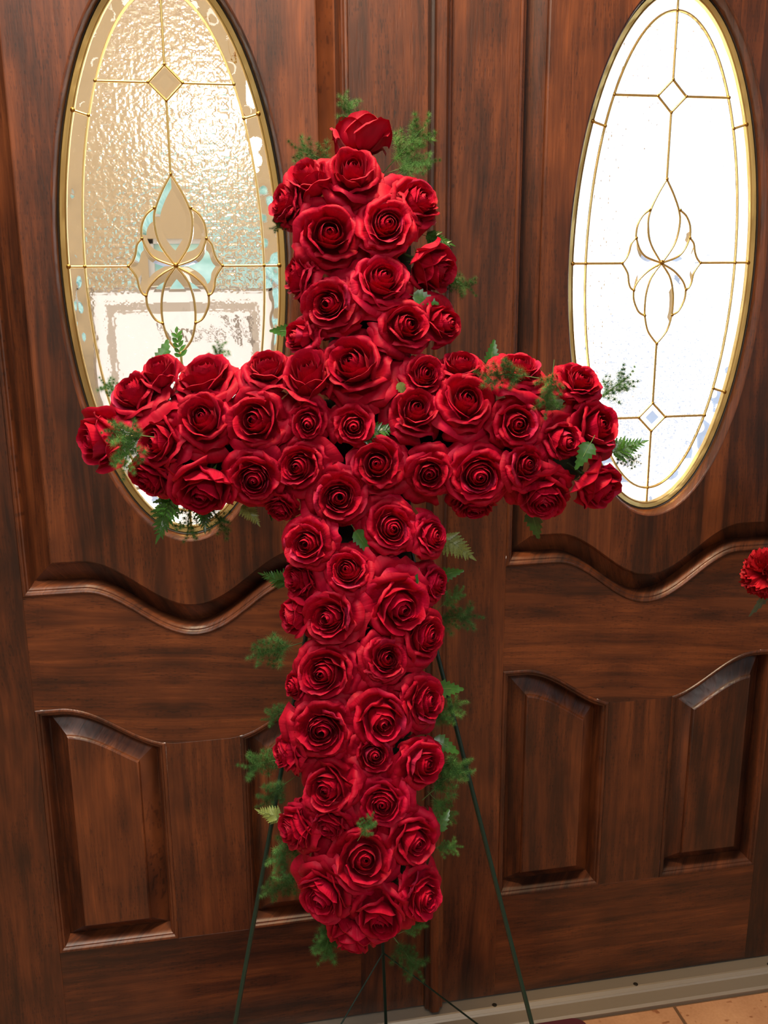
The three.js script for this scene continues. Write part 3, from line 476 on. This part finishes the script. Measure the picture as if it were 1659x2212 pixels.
// place in mm on the cross, radius in mm, facing in degrees (to the right, upwards), kind + tone, label
const ROSES = [
[-7,330,-54,35,2,80,'bm','topmost red rose of the cross, a half-closed bud seen from its side'],
[-13,287,-24,37,6,28,'cm','cupped red rose just below the topmost side-on bud'],
[-79,266,-38,32,-58,8,'fm','crumpled rose sticking out furthest left near the top of the cross'],
[-54,275,-26,26,-28,34,'bm','folded rose between the cupped second rose and the crumpled one sticking out left'],
[52,262,-34,37,46,24,'om','wide red rose leaning to the right at the upper right edge of the cross'],
[-41,222,-22,42,-8,6,'cm','big deeply cupped rose on the left of the upper post near the top'],
[24,235,-20,39,6,8,'ob','large bright open rose right beside the big deeply cupped one near the top'],
[62,201,-33,31,50,-14,'bm','closed rose with long smooth petals at the right edge, below the bright open one'],
[17,167,-19,38,4,4,'ob','bright open rose in the middle of the upper post, third down on the right'],
[-35,145,-18,34,-12,2,'fm','ruffled red rose on the left of the upper post, second below the big one'],
[-65,180,-40,32,-62,0,'fm','rose turned fully left on the left side of the upper post, half hidden'],
[42,120,-19,35,12,6,'cm','half-open red rose with a tilted swirl just above the crossing, right of centre'],
[81,127,-30,28,48,8,'tm','small rose facing right at the right edge just above the right arm'],
[-62,111,-26,26,-42,8,'tm','small rose turned left at the edge just above the left arm'],
[-5,70,-23,45,0,6,'cm','biggest rose of the cross, a deep swirled bloom in the middle above the crossing'],
[-61,48,-22,31,-8,30,'bm','smooth cupped rose touching the left side of the biggest bloom'],
[66,61,-15,26,14,12,'fm','small ragged rose touching the right side of the biggest bloom'],
[112,70,-32,31,16,48,'om','flat red rose tipped upward where the right arm begins'],
[-112,66,-31,34,-6,46,'om','red rose tipped upward on the left arm, next to the upper post'],
[-183,53,-39,42,-8,56,'om','wide flat rose tipped upward in the middle of the left arm\'s top edge'],
[-257,36,-30,36,-34,28,'om','red rose tipped up and left at the upper outer corner of the left arm'],
[-231,56,-30,23,-20,48,'bm','narrow folded rose between the two upper roses at the outer end of the left arm'],
[-179,9,-19,38,-6,0,'cm','neat spiral rose, second large one from the tip of the left arm'],
[-116,12,-20,40,-2,4,'cm','deep-hearted spiral rose in the middle row of the left arm, nearest the crossing'],
[-61,13,-13,25,0,0,'tb','small tight rose just left of the small flat spiral one at the crossing'],
[-12,9,-13,27,0,0,'tb','small flat spiral rose at the very centre of the crossing'],
[-224,-11,-24,37,-30,-4,'cm','tall cupped rose beside two fern tufts near the tip of the left arm'],
[-284,-8,-38,34,-58,-6,'bb','bright rose in profile at the very tip of the left arm'],
[-239,-48,-32,31,-34,-38,'fm','rose hanging down at the lower corner of the left arm\'s tip'],
[-177,-48,-29,35,-6,-42,'bm','rose nodding downward with long petals on the lower edge of the left arm'],
[-124,-50,-19,36,-4,-14,'om','full spiral rose in the bottom row of the left arm, next to the nodding one'],
[-69,-38,-17,33,-4,-4,'om','round spiral rose below the small tight rose left of the crossing'],
[57,19,-18,34,8,2,'cm','swirled rose with a ruffled lower petal just right of the crossing\'s centre'],
[116,28,-20,39,6,4,'cb','large bright rose in the middle row of the right arm, nearest the crossing'],
[173,12,-17,33,10,4,'cb','bright cupped rose in the middle of the right arm below a fern tuft'],
[178,65,-32,35,18,44,'ob','bright rose tipped upward on the top edge of the right arm beside a fern tuft'],
[244,54,-26,29,30,30,'fb','small ragged rose at the top of the right arm\'s outer end, before the bright glass'],
[219,-6,-16,28,16,4,'tm','narrow rose between the bright cupped rose and the outermost one of the right arm'],
[259,2,-34,40,48,6,'cb','large bright rose at the outermost tip of the right arm'],
[255,-51,-32,30,40,-34,'bb','smooth bright rose in profile at the lower corner of the right arm\'s tip'],
[203,-62,-28,35,10,-40,'fm','layered rose nodding downward on the bottom edge of the right arm'],
[182,-40,-15,28,12,-6,'tm','small tight rose squeezed between the large bottom-row rose and the nodding layered one'],
[130,-46,-21,40,4,-10,'ob','large bright spiral rose in the bottom row of the right arm'],
[76,-45,-16,31,8,-6,'cm','half-open rose below and right of the crossing, left of the large spiral one'],
[18,-38,-19,37,0,0,'cm','pointed spiral rose standing proud just below the crossing\'s centre'],
[-29,-74,-18,35,-6,-8,'fm','loosely twisted rose below left of the crossing, left of the pointed spiral one'],
[28,-107,-17,34,4,-6,'ob','round rose with a spiral centre in the middle of the top of the lower post'],
[-59,-125,-18,32,-18,-2,'fb','ruffled rose at the top left of the lower post'],
[71,-118,-22,27,34,0,'ob','bright rose facing right at the top right edge of the lower post'],
[-95,-82,-32,21,-20,-52,'fm','small rose tucked under the left arm beside the lower post'],
[129,-75,-37,28,12,-58,'fm','half-hidden rose tucked beneath the right arm beside the lower post'],
[-15,-160,-16,32,-6,4,'ob','oval spiral rose just below the ruffled one at the top of the lower post'],
[32,-191,-21,42,6,-2,'cb','very large rose with a deep hollow, high on the lower post'],
[-32,-210,-18,35,-10,-4,'fm','many-layered rose left of the very large hollow one'],
[-67,-168,-36,26,-58,6,'fm','upper of the two roses turned left on the edge below the left arm'],
[-66,-203,-35,23,-58,-8,'bm','lower of the two roses turned left on the edge below the left arm'],
[74,-175,-39,26,62,4,'ob','narrow rose turned sideways at the right edge beside the very large hollow one'],
[63,-237,-29,36,40,6,'ob','rose turned right with a long crinkled upper petal at the right edge mid post'],
[23,-260,-15,30,6,0,'fm','smaller ragged rose in the middle of the lower post under the very large one'],
[-40,-272,-20,39,-8,2,'om','broad full rose on the left, level with the smaller ragged one'],
[-73,-290,-32,21,-54,-4,'tm','little rose peeping out at the left edge behind the broad one'],
[62,-309,-25,31,38,0,'fm','crinkled rose facing right at the right edge, level with the bright wide bloom'],
[16,-319,-20,40,2,2,'cb','bright wide rose with a clear spiral in the middle of the lower post'],
[-48,-336,-21,40,-12,2,'fm','large many-layered ragged rose just left of the wide rose with a clear spiral'],
[-80,-368,-34,26,-56,-2,'fm','small rose turned left at the edge, under the large many-layered ragged one'],
[9,-365,-14,27,2,-2,'tm','small tight bud sunk between four larger roses in the lower post'],
[59,-378,-20,33,22,2,'cb','tall rose at the right edge below the crinkled one, lower post'],
[-33,-401,-19,37,-10,2,'cm','wide-cupped rose below the large many-layered ragged one'],
[24,-419,-17,34,4,-2,'ob','pinkish-red flat spiral rose right of the wide-cupped one'],
[51,-459,-22,35,26,0,'cm','deep cupped rose at the right edge below the flat spiral one'],
[-70,-454,-32,30,-50,4,'fm','rose turned left at the edge low on the post, above two fern sprays'],
[-36,-440,-17,26,-8,-24,'fm','small nodding rose under the wide-cupped one, left of a tiny fern tuft'],
[-3,-486,-22,44,-2,2,'cm','largest rose near the foot of the cross, with a swirled cup'],
[-41,-522,-27,37,-34,-14,'fm','ragged rose facing down-left at the foot of the cross'],
[61,-525,-30,33,44,-8,'fb','bright crumpled rose facing right at the foot of the cross'],
[18,-543,-26,40,2,-32,'cm','lowest large rose of the cross, pointed petals tipped downward'],
[-13,-565,-36,25,-20,-56,'bm','half-hidden rose tucked under the lowest large one'],
];
const roseKinds = new Map();
ROSES.forEach(([x, y, z, radius, right, up, type, label], i) => {
  const r = rng(900 + i * 17), variant = i % 4, key = type + variant;
  if (!roseKinds.has(key)) roseKinds.set(key, makeRose(type[0], 100 + type.charCodeAt(0) * 31 + variant * 7 + type.charCodeAt(1), type[1]));
  const o = roseKinds.get(key).clone(); o.name = numbered('rose');
  o.position.copy(onCross(x / 1000, y / 1000, z / 1000));
  o.quaternion.copy(CROSS.quaternion).multiply(new THREE.Quaternion().setFromEuler(new THREE.Euler(-(up + (r() - 0.5) * 22) * Math.PI / 180, (right + (r() - 0.5) * 22) * Math.PI / 180, 0, 'YXZ'))).multiply(new THREE.Quaternion().setFromAxisAngle(V(0, 0, 1), r() * 6.283));
  o.scale.setScalar(radius / 1000 * 1.07);
  scene.add(o); tag(o, label, 'rose', 'red roses of the flower cross');
});
{
  // the foam cross that holds the stems, wrapped in dark green
  const f = base('foam_cross'); f.position.copy(CROSS.position); f.quaternion.copy(CROSS.quaternion); tag(f, 'dark green foam cross behind the roses that holds their stems', 'foam cross');
  const foam = new THREE.MeshStandardMaterial({ color: 0x14240f, roughness: 0.95, map: texture(128, 128, (u, v) => { const n = 150 + 105 * fbm(u * 14, v * 14, 331, 4); return [n, n, n]; }, true) });
  part('upright', new RoundedBoxGeometry(0.10, 0.86, 0.05, 4, 0.02).translate(0.006, -0.115, -0.092), foam, f);
  part('crossbar', new RoundedBoxGeometry(0.535, 0.10, 0.05, 4, 0.02).translate(-0.003, -0.005, -0.090), foam, f);
}
// ---------------------------------------------------------------- greenery between and behind the roses
const leafMap = texture(128, 256, (u, v) => { const vein = smooth(0.10, 0.0, Math.abs(u - 0.5)) * 0.5 + smooth(0.84, 1, noise(u * 3, v * 26 + Math.abs(u - 0.5) * 14, 401)) * 0.25, n = fbm(u * 9, v * 9, 403, 3); const k = 170 + 60 * n; return [k + 30 * vein, k + 34 * vein, k + 20 * vein]; }, true);
const leafGreen = (color, rough = 0.42) => new THREE.MeshPhysicalMaterial({ color, map: leafMap, roughness: rough, transmission: 0.18, thickness: 0, side: THREE.DoubleSide });
const GREEN = { fern: [new THREE.MeshStandardMaterial({ color: 0x4a7d38, roughness: 0.7 }), new THREE.MeshStandardMaterial({ color: 0x416d2e, roughness: 0.7 }), new THREE.MeshStandardMaterial({ color: 0x568a3e, roughness: 0.7 })], 
  leaf: [leafGreen(0x47842e, 0.3), leafGreen(0x3d762c, 0.3), leafGreen(0x508c36, 0.3)], pale: leafGreen(0x9fb25a), stem: new THREE.MeshStandardMaterial({ color: 0x57713a, roughness: 0.6 }) };
// a branchlet of asparagus fern: a thread of a stem with whorls of hair-fine needles, unit length
function tuftGeometry(seed) {
  const r = rng(seed), pos = [], idx = [];
  const needle = (a, d, len, w) => {
    const side = V(d.y, -d.x, 0.3).normalize().multiplyScalar(w), up = V().crossVectors(d, side).normalize().multiplyScalar(w), n = pos.length / 3, e = a.clone().addScaledVector(d, len), m = a.clone().addScaledVector(d, len * 0.5);
    for (const p of [a.clone().add(side), a.clone().sub(side), m.clone().add(up), e]) pos.push(p.x, p.y, p.z);
    idx.push(n, n + 1, n + 3, n + 1, n + 2, n + 3, n + 2, n, n + 3);
  };
  const bend = (r() - 0.5) * 0.5;
  for (let k = 0; k < 4; k++) {          // starry bursts of needles set along the thread
    const s = k / 3, c = V(bend * s * s + (r() - 0.5) * 0.12, s * 0.85, (r() - 0.5) * 0.2), n = 46;
    for (let i = 0; i < n; i++) { const y = 1 - 2 * (i + 0.5) / n, a = i * 2.4 + r() * 0.5, q = Math.sqrt(1 - y * y), d = V(Math.cos(a) * q, y + 0.25, Math.sin(a) * q).normalize(); needle(c, d, (0.38 - 0.08 * s) * (0.75 + 0.5 * r()), 0.0085); }
  }
  return geometryOf(pos, idx);
}
const tufts = [0, 1, 2, 3, 4].map((k) => tuftGeometry(500 + k));
function fernSprig(seed, mat) {           // unit length along +y, spread in the xy plane
  const r = rng(seed), g = new THREE.Group(), bend = (r() - 0.5) * 0.4, at = (s) => V(bend * s * s, s, -0.12 * s * s);
  part('stem', tube([at(-0.25), at(0.2), at(0.55), at(0.85)], 0.011, 6, 14), GREEN.stem, g);
  const n = 13;
  for (let k = 0; k < n; k++) {
    const s = 0.12 + 0.72 * k / (n - 1), t = part('tuft', tufts[Math.floor(r() * 5)], mat, g), p = at(s);
    t.position.copy(p); t.scale.setScalar(mix(0.46, 0.34, s) * (0.8 + 0.4 * r()));
    t.rotation.set((r() - 0.5) * 1.1, r() * 6, 0); t.rotation.order = 'ZXY'; t.rotation.z = k === n - 1 ? 0 : (k % 2 ? 1 : -1) * (0.6 + 0.5 * r());
  }
  return g;
}
// one saw-edged leaflet, unit length along +y, slightly folded along its midrib
function leafletGeometry(seed, round) {
  const r = rng(seed), n = 12, pos = [], uv = [], idx = [];
  for (let j = 0; j <= n; j++) {
    const v = j / n, w = (round ? 0.30 * Math.pow(Math.sin(Math.PI * Math.min(1, 0.04 + v * 0.97)), 0.8) : 0.25 * Math.pow(1 - v, 0.75) * smooth(-0.12, 0.2, v)) * (j % 2 && !round ? 1.22 : 0.86), c = 0.10 * v * v;
    for (const s of [-1, 0, 1]) { pos.push(s * w + c * 0.4, v - (s ? (j % 2 ? -0.03 : 0.02) : 0), (s ? 0.07 : 0) * w * 4 - 0.12 * v * v + (r() - 0.5) * 0.01); uv.push(0.5 + s * 0.45, v); }
  }
  for (let j = 0; j < n; j++) for (let s = 0; s < 2; s++) { const a = j * 3 + s; idx.push(a, a + 1, a + 4, a, a + 4, a + 3); }
  return geometryOf(pos, idx, uv);
}
const leaflets = [0, 1, 2].map((k) => leafletGeometry(600 + k)), roundLeaflets = [0, 1].map((k) => leafletGeometry(610 + k, true));
function leafFrond(seed, mat, round) {
  const r = rng(seed), g = new THREE.Group(), bend = (r() - 0.5) * 0.3, at = (s) => V(bend * s * s, s, -0.10 * s * s), set = round ? roundLeaflets : leaflets, n = round ? 5 : 8;
  part('stem', tube([at(-0.3), at(0.3), at(0.7), at(0.95)], 0.012, 6, 12), GREEN.stem, g);
  const put = (s, a, size) => { const m = part('leaflet', set[Math.floor(r() * set.length)], mat, g); m.position.copy(at(s)); m.rotation.set((r() - 0.5) * 0.35, (r() - 0.5) * 0.5, a, 'ZYX'); m.scale.setScalar(size); };
  for (let k = 0; k < n; k++) for (const s of [-1, 1]) { const v = k / n; put(0.05 + 0.82 * v, s * (1.0 - 0.35 * v) , (round ? 0.30 : mix(0.46, 0.16, v)) * (0.9 + 0.2 * r())); }
  put(0.86, 0, round ? 0.28 : 0.24);
  return g;
}
function singleLeaf(seed, mat) { const g = new THREE.Group(); part('leaflet', leaflets[seed % 3], mat, g).scale.set(1.35, 1, 1); part('stem', tube([V(0, -0.3, 0.02), V(0, 0, 0), V(0.01, 0.5, -0.022)], 0.014, 6, 8), GREEN.stem, g); return g; }
// a = asparagus fern, l = leafy fern: place on the cross (mm), direction in degrees, length in mm, label
const GREENS = [
['a',-12,354,-55,95,43,'wispy fern tuft standing up behind the topmost rose bud'],
['a',-37,319,-55,158,50,'feathery fern spray to the left of the two topmost roses'],
['a',32,322,-60,48,65,'tall feathery fern spray to the right of the topmost bud'],
['a',37,312,-55,14,46,'low fern tuft under the tall spray right of the topmost bud'],
['a',89,191,-60,-34,44,'thin fern tuft before the right door beside the upper post'],
['a',-181,73,-55,62,35,'fine fern tuft before the welcome sign above the left arm'],
['a',-284,42,-55,142,36,'fern tuft at the upper corner of the left arm\'s tip'],
['a',-239,-8,26,172,43,'bright green fern tuft lying on the roses near the left arm\'s tip'],
['a',-254,-2,24,-100,47,'second green fern tuft hanging over the roses at the left arm\'s tip'],
['a',-277,-27,-20,40,37,'fern tuft deep between the roses at the left arm\'s tip'],
['a',183,59,14,172,49,'broad fern tuft lying between roses on top of the right arm'],
['a',211,66,12,-96,47,'upright fern tuft between the bright cupped and the ragged rose of the right arm'],
['a',277,42,-55,38,54,'thin fern spray over the bright glass above the right arm\'s tip'],
['a',294,-16,-55,-28,37,'pale fern tuft over the bright glass below the right arm\'s tip'],
['a',-201,-73,-55,-112,50,'hanging fern tuft under the left arm beside the leafy frond'],
['a',-186,-73,-60,-72,46,'second hanging fern tuft under the left arm before the oval\'s lower edge'],
['a',86,-217,-60,2,49,'bright fern spray sticking out right of the lower post below the leafy fronds'],
['a',92,-202,-60,38,31,'small fern tip above the bright spray right of the lower post'],
['a',-86,-251,-70,196,51,'loose fern spray left of the lower post over the curved rail'],
['a',-88,-325,-70,198,35,'small fern tuft left of the post near the top of the lower panels'],
['a',78,-341,-55,26,42,'fresh green fern tuft right of the post above the curling leaf'],
['a',78,-421,-50,42,54,'big fresh green fern plume right of the post beside the easel leg'],
['a',83,-391,-55,-8,43,'green fern tuft behind the big plume on the post\'s right edge'],
['a',81,-428,-55,-48,39,'lower green fern tuft under the big plume on the post\'s right edge'],
['a',-94,-387,-70,182,51,'feathery fern left of the post above the easel leg\'s top'],
['a',-92,-413,-65,218,44,'fern tuft left of the post behind the left easel leg'],
['a',83,-486,-50,2,29,'small fern tuft right of the deep cupped rose near the foot'],
['a',-81,-474,-65,238,51,'fern plume left of the post beside the left easel leg'],
['a',-76,-523,-65,214,51,'lowest fern spray on the left crossing the easel leg'],
['a',-34,-576,-65,-116,51,'fern plume hanging left under the foot of the cross'],
['a',-24,-586,-70,-142,41,'short fern tuft behind the foot of the cross'],
['a',37,-592,-45,-52,48,'bright green fern plume hanging right under the foot of the cross'],
['a',46,-582,-45,22,30,'small bright fern tip right of the lowest large rose'],
['a',-3,-453,8,58,26,'tiny fern tuft in the gap above the largest rose near the foot'],
['a',-83,249,-35,192,26,'fern wisp at the left edge beside the big deeply cupped rose'],
['l',-215,90,-50,104,35,'sprig of small round-tipped leaves above the left arm before the welcome sign'],
['l',-239,77,-45,78,36,'serrated green leaf tip above the narrow folded rose of the left arm'],
['l',72,232,-45,-14,34,'leafy fern tip right of the bright open rose, upper post'],
['l',-85,120,-40,184,26,'jagged leaf sticking out left just above the left arm'],
['l',88,183,-50,-6,25,'small leafy tip beside the thin fern tuft, upper post'],
['l',148,81,-45,84,30,'shiny upright leaf tip at the start of the right arm'],
['l',290,-22,-45,22,41,'leafy frond pointing over the bright glass beyond the right arm\'s tip'],
['l',-226,-73,-50,-112,54,'broad leafy frond hanging lowest under the left arm'],
['l',-192,-73,-52,-82,41,'leafy frond hanging under the nodding rose of the left arm'],
['l',-141,-82,-50,-58,30,'yellowish leafy frond tip under the left arm near the lower post'],
['l',-113,-84,-60,-24,36,'leafy frond in the corner under the left arm and the lower post'],
['l',196,-90,-48,-72,37,'glossy leaf tip hanging under the right arm'],
['l',93,-121,-50,-34,46,'yellow-green leafy frond pointing right at the top of the lower post'],
['l',89,-166,-50,14,29,'small leaf tip beside the narrow sideways rose'],
['l',-90,-174,-55,166,34,'leafy frond left of the lower post at the curved moulding'],
['l',86,-300,-55,0,34,'single leaf tip pointing right beside the crinkled rose'],
['l',82,-359,-50,-24,34,'curling leaf right of the post beside the easel leg'],
['l',-98,-451,-50,160,30,'small pale leaves where the left easel leg leaves the roses'],
['l',86,-464,-45,62,28,'smooth leaf tip right of the deep cupped rose near the foot'],
['l',-7,-2,-8,6,44,'toothed frond showing between the roses in the middle of the crossing'],
['l',253,-15,10,-118,34,'single leaf between the roses at the tip of the right arm'],
['l',-9,-113,-8,-56,31,'single leaf in the gap left of the round spiral rose, top of lower post'],
['l',57,156,-20,-14,31,'single leaf under the closed rose at the right edge, upper post'],
['l',63,-162,-15,-92,23,'very small leaf above the very large rose with the deep hollow'],
['l',40,54,-4,-62,19,'tiny pale green leaf right of the biggest bloom'],
];
GREENS.forEach(([kind, x, y, z, dir, len, label], i) => {
  const r = rng(40 + i), has = (w) => label.includes(w);
  let o;
  if (kind === 'a') o = fernSprig(700 + (i % 5), GREEN.fern[i % 3]);
  else {
    const mat = has('pale green') || has('yellow') || has('pale leaves') ? GREEN.pale : GREEN.leaf[i % 3];
    o = /leaf tip|single leaf|curling leaf|very small leaf|jagged leaf|tiny pale/.test(label) ? singleLeaf(i, mat) : leafFrond(800 + (i % 4), mat, has('round-tipped'));
  }
  o.name = numbered(kind === 'a' ? 'fern_sprig' : 'leaf_frond'); scene.add(o);
  o.position.copy(onCross(x / 1000, y / 1000, z / 1000));
  o.quaternion.copy(CROSS.quaternion).multiply(new THREE.Quaternion().setFromEuler(new THREE.Euler((r() - 0.5) * 0.4, (r() - 0.5) * 0.7, dir * Math.PI / 180 - Math.PI / 2, 'ZXY')));
  o.scale.setScalar(len / 1000);
  tag(o, label, kind === 'a' ? 'fern' : 'leaf', kind === 'a' ? 'asparagus fern tufts round the roses' : 'leafy fern pieces round the roses');
});
// ---------------------------------------------------------------- wire easel
{
  const e = base('easel', [-0.13, FLOOR, 0.4]); tag(e, 'dark green wire easel whose thin legs carry the rose cross', 'easel');
  const P = (v) => v.clone().sub(e.position), toFloor = (a, b) => { const A = onCross(...a), B = onCross(...b), k = (FLOOR + 0.004 - A.y) / (B.y - A.y); return A.lerp(B, k); };
  const zl = -0.125, apex = onCross(-0.008, 0.115, zl), onLeft = (y) => [-0.113 + 0.183 * (y + 0.457), y, zl], onRight = (y) => [0.0916 - 0.2555 * (y + 0.2755), y, zl];
  const footL = toFloor(onLeft(-0.4), onLeft(-1)), footR = toFloor(onRight(-0.4), onRight(-1)), footB = V(-0.102, FLOOR + 0.003, 0.13);
  part('leg', rod(P(onCross(...onLeft(0.16))), P(footL), 0.0029, 10), M.wire, e);
  part('leg', rod(P(onCross(...onRight(0.16))), P(footR), 0.0029, 10), M.wire, e);
  part('rear_leg', rod(P(apex), P(footB), 0.0027, 10), M.wire, e);
  const mid = apex.clone().lerp(footB, 0.785);
  part('brace', rod(P(mid), P(onCross(...onLeft(-1.06))), 0.0013, 8), M.wire, e);
  part('brace', rod(P(mid), P(onCross(...onRight(-0.797))), 0.0013, 8), M.wire, e);
  part('crossbar', rod(P(onCross(...onLeft(-0.35))), P(onCross(...onRight(-0.35))), 0.0022, 8), M.wire, e);
  part('crossbar', rod(P(onCross(...onLeft(-0.06))), P(onCross(...onRight(-0.06))), 0.0022, 8), M.wire, e);
  for (const f of [footL, footR, footB]) part('rubber_foot', new THREE.SphereGeometry(0.0042, 10, 8).translate(P(f).x, P(f).y + 0.0005, P(f).z), M.gasket, e);
}
// ---------------------------------------------------------------- door mat, and the carnation stand at the right edge
{
  const s = new THREE.Shape(), x0 = -0.45, x1 = 0.268, z0 = 0.0765, z1 = 0.52, r = 0.022;
  s.moveTo(x0 + r, -z1); s.lineTo(x1 - r, -z1); s.absarc(x1 - r, -z1 + r, r, -Math.PI / 2, 0); s.lineTo(x1, -z0 - r); s.absarc(x1 - r, -z0 - r, r, 0, Math.PI / 2); s.lineTo(x0 + r, -z0); s.absarc(x0 + r, -z0 - r, r, Math.PI / 2, Math.PI); s.lineTo(x0, -z1 + r); s.absarc(x0 + r, -z1 + r, r, Math.PI, Math.PI * 1.5);
  const g = new THREE.ExtrudeGeometry(s, { depth: 0.006, bevelEnabled: true, bevelThickness: 0.002, bevelSize: 0.002, bevelSegments: 2 }).rotateX(-Math.PI / 2).translate(0, FLOOR + 0.002, 0);
  const pile = texture(256, 256, (u, v) => { const n = 255 * noise(u * 120, v * 120, 451); return [n, n, n]; });
  tag(part('door_mat', g, new THREE.MeshStandardMaterial({ color: 0x4a1622, roughness: 1, bumpMap: pile, bumpScale: 0.002 })), 'dark burgundy door mat whose corner touches the threshold', 'door mat');
}
{
  const carnationMats = [0xc40a1e, 0xb00818, 0xd01428].map((c) => petal(c, 0xf04848));
  const frills = [0, 1, 2, 3].map((k) => {
    const r = rng(950 + k), NU = 16, NV = 6, pos = [], uv = [], idx = [], ph = r() * 20;
    for (let j = 0; j <= NV; j++) for (let i = 0; i <= NU; i++) {
      const v = j / NV, u = (i / NU) * 2 - 1, a = u * 0.75, frill = v * v * (0.10 * Math.sin(u * 9 + ph) + 0.07 * Math.sin(u * 17 + ph * 2)), edge = 1 - 0.10 * Math.abs(Math.sin(u * 12 + ph)) * v - 0.12 * u * u;
      pos.push(Math.sin(a) * v * 0.85 * edge, Math.cos(a) * v * edge, frill - 0.18 * v * v); uv.push(i / NU, v);
    }
    for (let j = 0; j < NV; j++) for (let i = 0; i < NU; i++) { const a = j * (NU + 1) + i, b = a + 1, c = a + NU + 1, d = c + 1; idx.push(a, b, d, a, d, c); }
    return geometryOf(pos, idx, uv);
  });
  const make = () => {
    const r = rng(977), g = new THREE.Group();
    for (let i = 0; i < 44; i++) {
      const t = i / 43, m = part('petal', frills[i % 4], carnationMats[Math.floor(r() * 3)], g), tilt = mix(0.1, 1.75, Math.pow(t, 0.8)), a = i * 2.4;
      m.quaternion.setFromAxisAngle(V(0, 0, 1), a).multiply(new THREE.Quaternion().setFromAxisAngle(V(1, 0, 0), Math.PI / 2 - tilt)).multiply(new THREE.Quaternion().setFromAxisAngle(V(0, 1, 0), (r() - 0.5) * 0.9)); m.position.set(0, 0, -0.25); m.scale.setScalar(mix(1.05, 1.0, t) * (0.9 + 0.2 * r()));
    }
    part('calyx', new THREE.LatheGeometry([[0.06, -1.0], [0.16, -0.9], [0.2, -0.3], [0.14, -0.2]].map(([x, y]) => P2(x, y)), 12).rotateX(Math.PI / 2), calyxMat, g);
    part('stem', new THREE.CylinderGeometry(0.05, 0.05, 4.8, 8).rotateX(Math.PI / 2).translate(0, 0, -3.3), stemMat, g);
    return g;
  };
  const proto = make(), hub = V(0.62, 0.90, 0.17);
  const spots = [[0.355, 0.928, 0.372, 0.033, 'frilly red carnation cut off by the right edge of the picture'], [0.475, 0.99, 0.24, 0.034, 'red carnation above the cut-off one, outside the right edge'], [0.50, 0.83, 0.26, 0.033, 'red carnation below the cut-off one, outside the right edge'], [0.56, 0.96, 0.29, 0.035, 'front red carnation of the stand outside the right edge'], [0.64, 0.86, 0.28, 0.034, 'outermost red carnation of the stand outside the right edge']];
  spots.forEach(([x, y, z, s, label], i) => {
    const o = i ? proto.clone() : proto; o.name = numbered('carnation'); scene.add(o); o.position.set(x, y, z); o.scale.setScalar(s);
    o.quaternion.setFromUnitVectors(V(0, 0, 1), V(x, y, z).sub(hub).normalize()).multiply(new THREE.Quaternion().setFromAxisAngle(V(0, 0, 1), i * 1.3));
    tag(o, label, 'carnation', 'red carnations of the stand at the right');
  });
  const leaf = singleLeaf(1, leafGreen(0x5c7a62)); leaf.name = numbered('carnation_leaf'); scene.add(leaf); leaf.position.set(0.365, 0.905, 0.368); leaf.scale.set(0.034, 0.045, 0.034); leaf.rotation.set(0.2, 0.2, 2.75); tag(leaf, 'grey-green leaf under the cut-off carnation at the right edge', 'leaf');
  const st = base('flower_stand', [hub.x, FLOOR, hub.z]); tag(st, 'dark foam ball on a wire stand outside the right edge, carrying carnations', 'flower stand');
  part('foam_ball', new THREE.SphereGeometry(0.085, 24, 16).translate(0, hub.y - FLOOR, 0), new THREE.MeshStandardMaterial({ color: 0x1b2c14, roughness: 0.95 }), st);
  for (const a of [0.5, 2.6, 4.7]) part('leg', rod(V(0, 0.86, 0), V(0.10 + 0.11 * Math.cos(a), 0.004, 0.11 * Math.sin(a)), 0.004, 8), M.wire, st);
}
renderer.render(scene, camera);
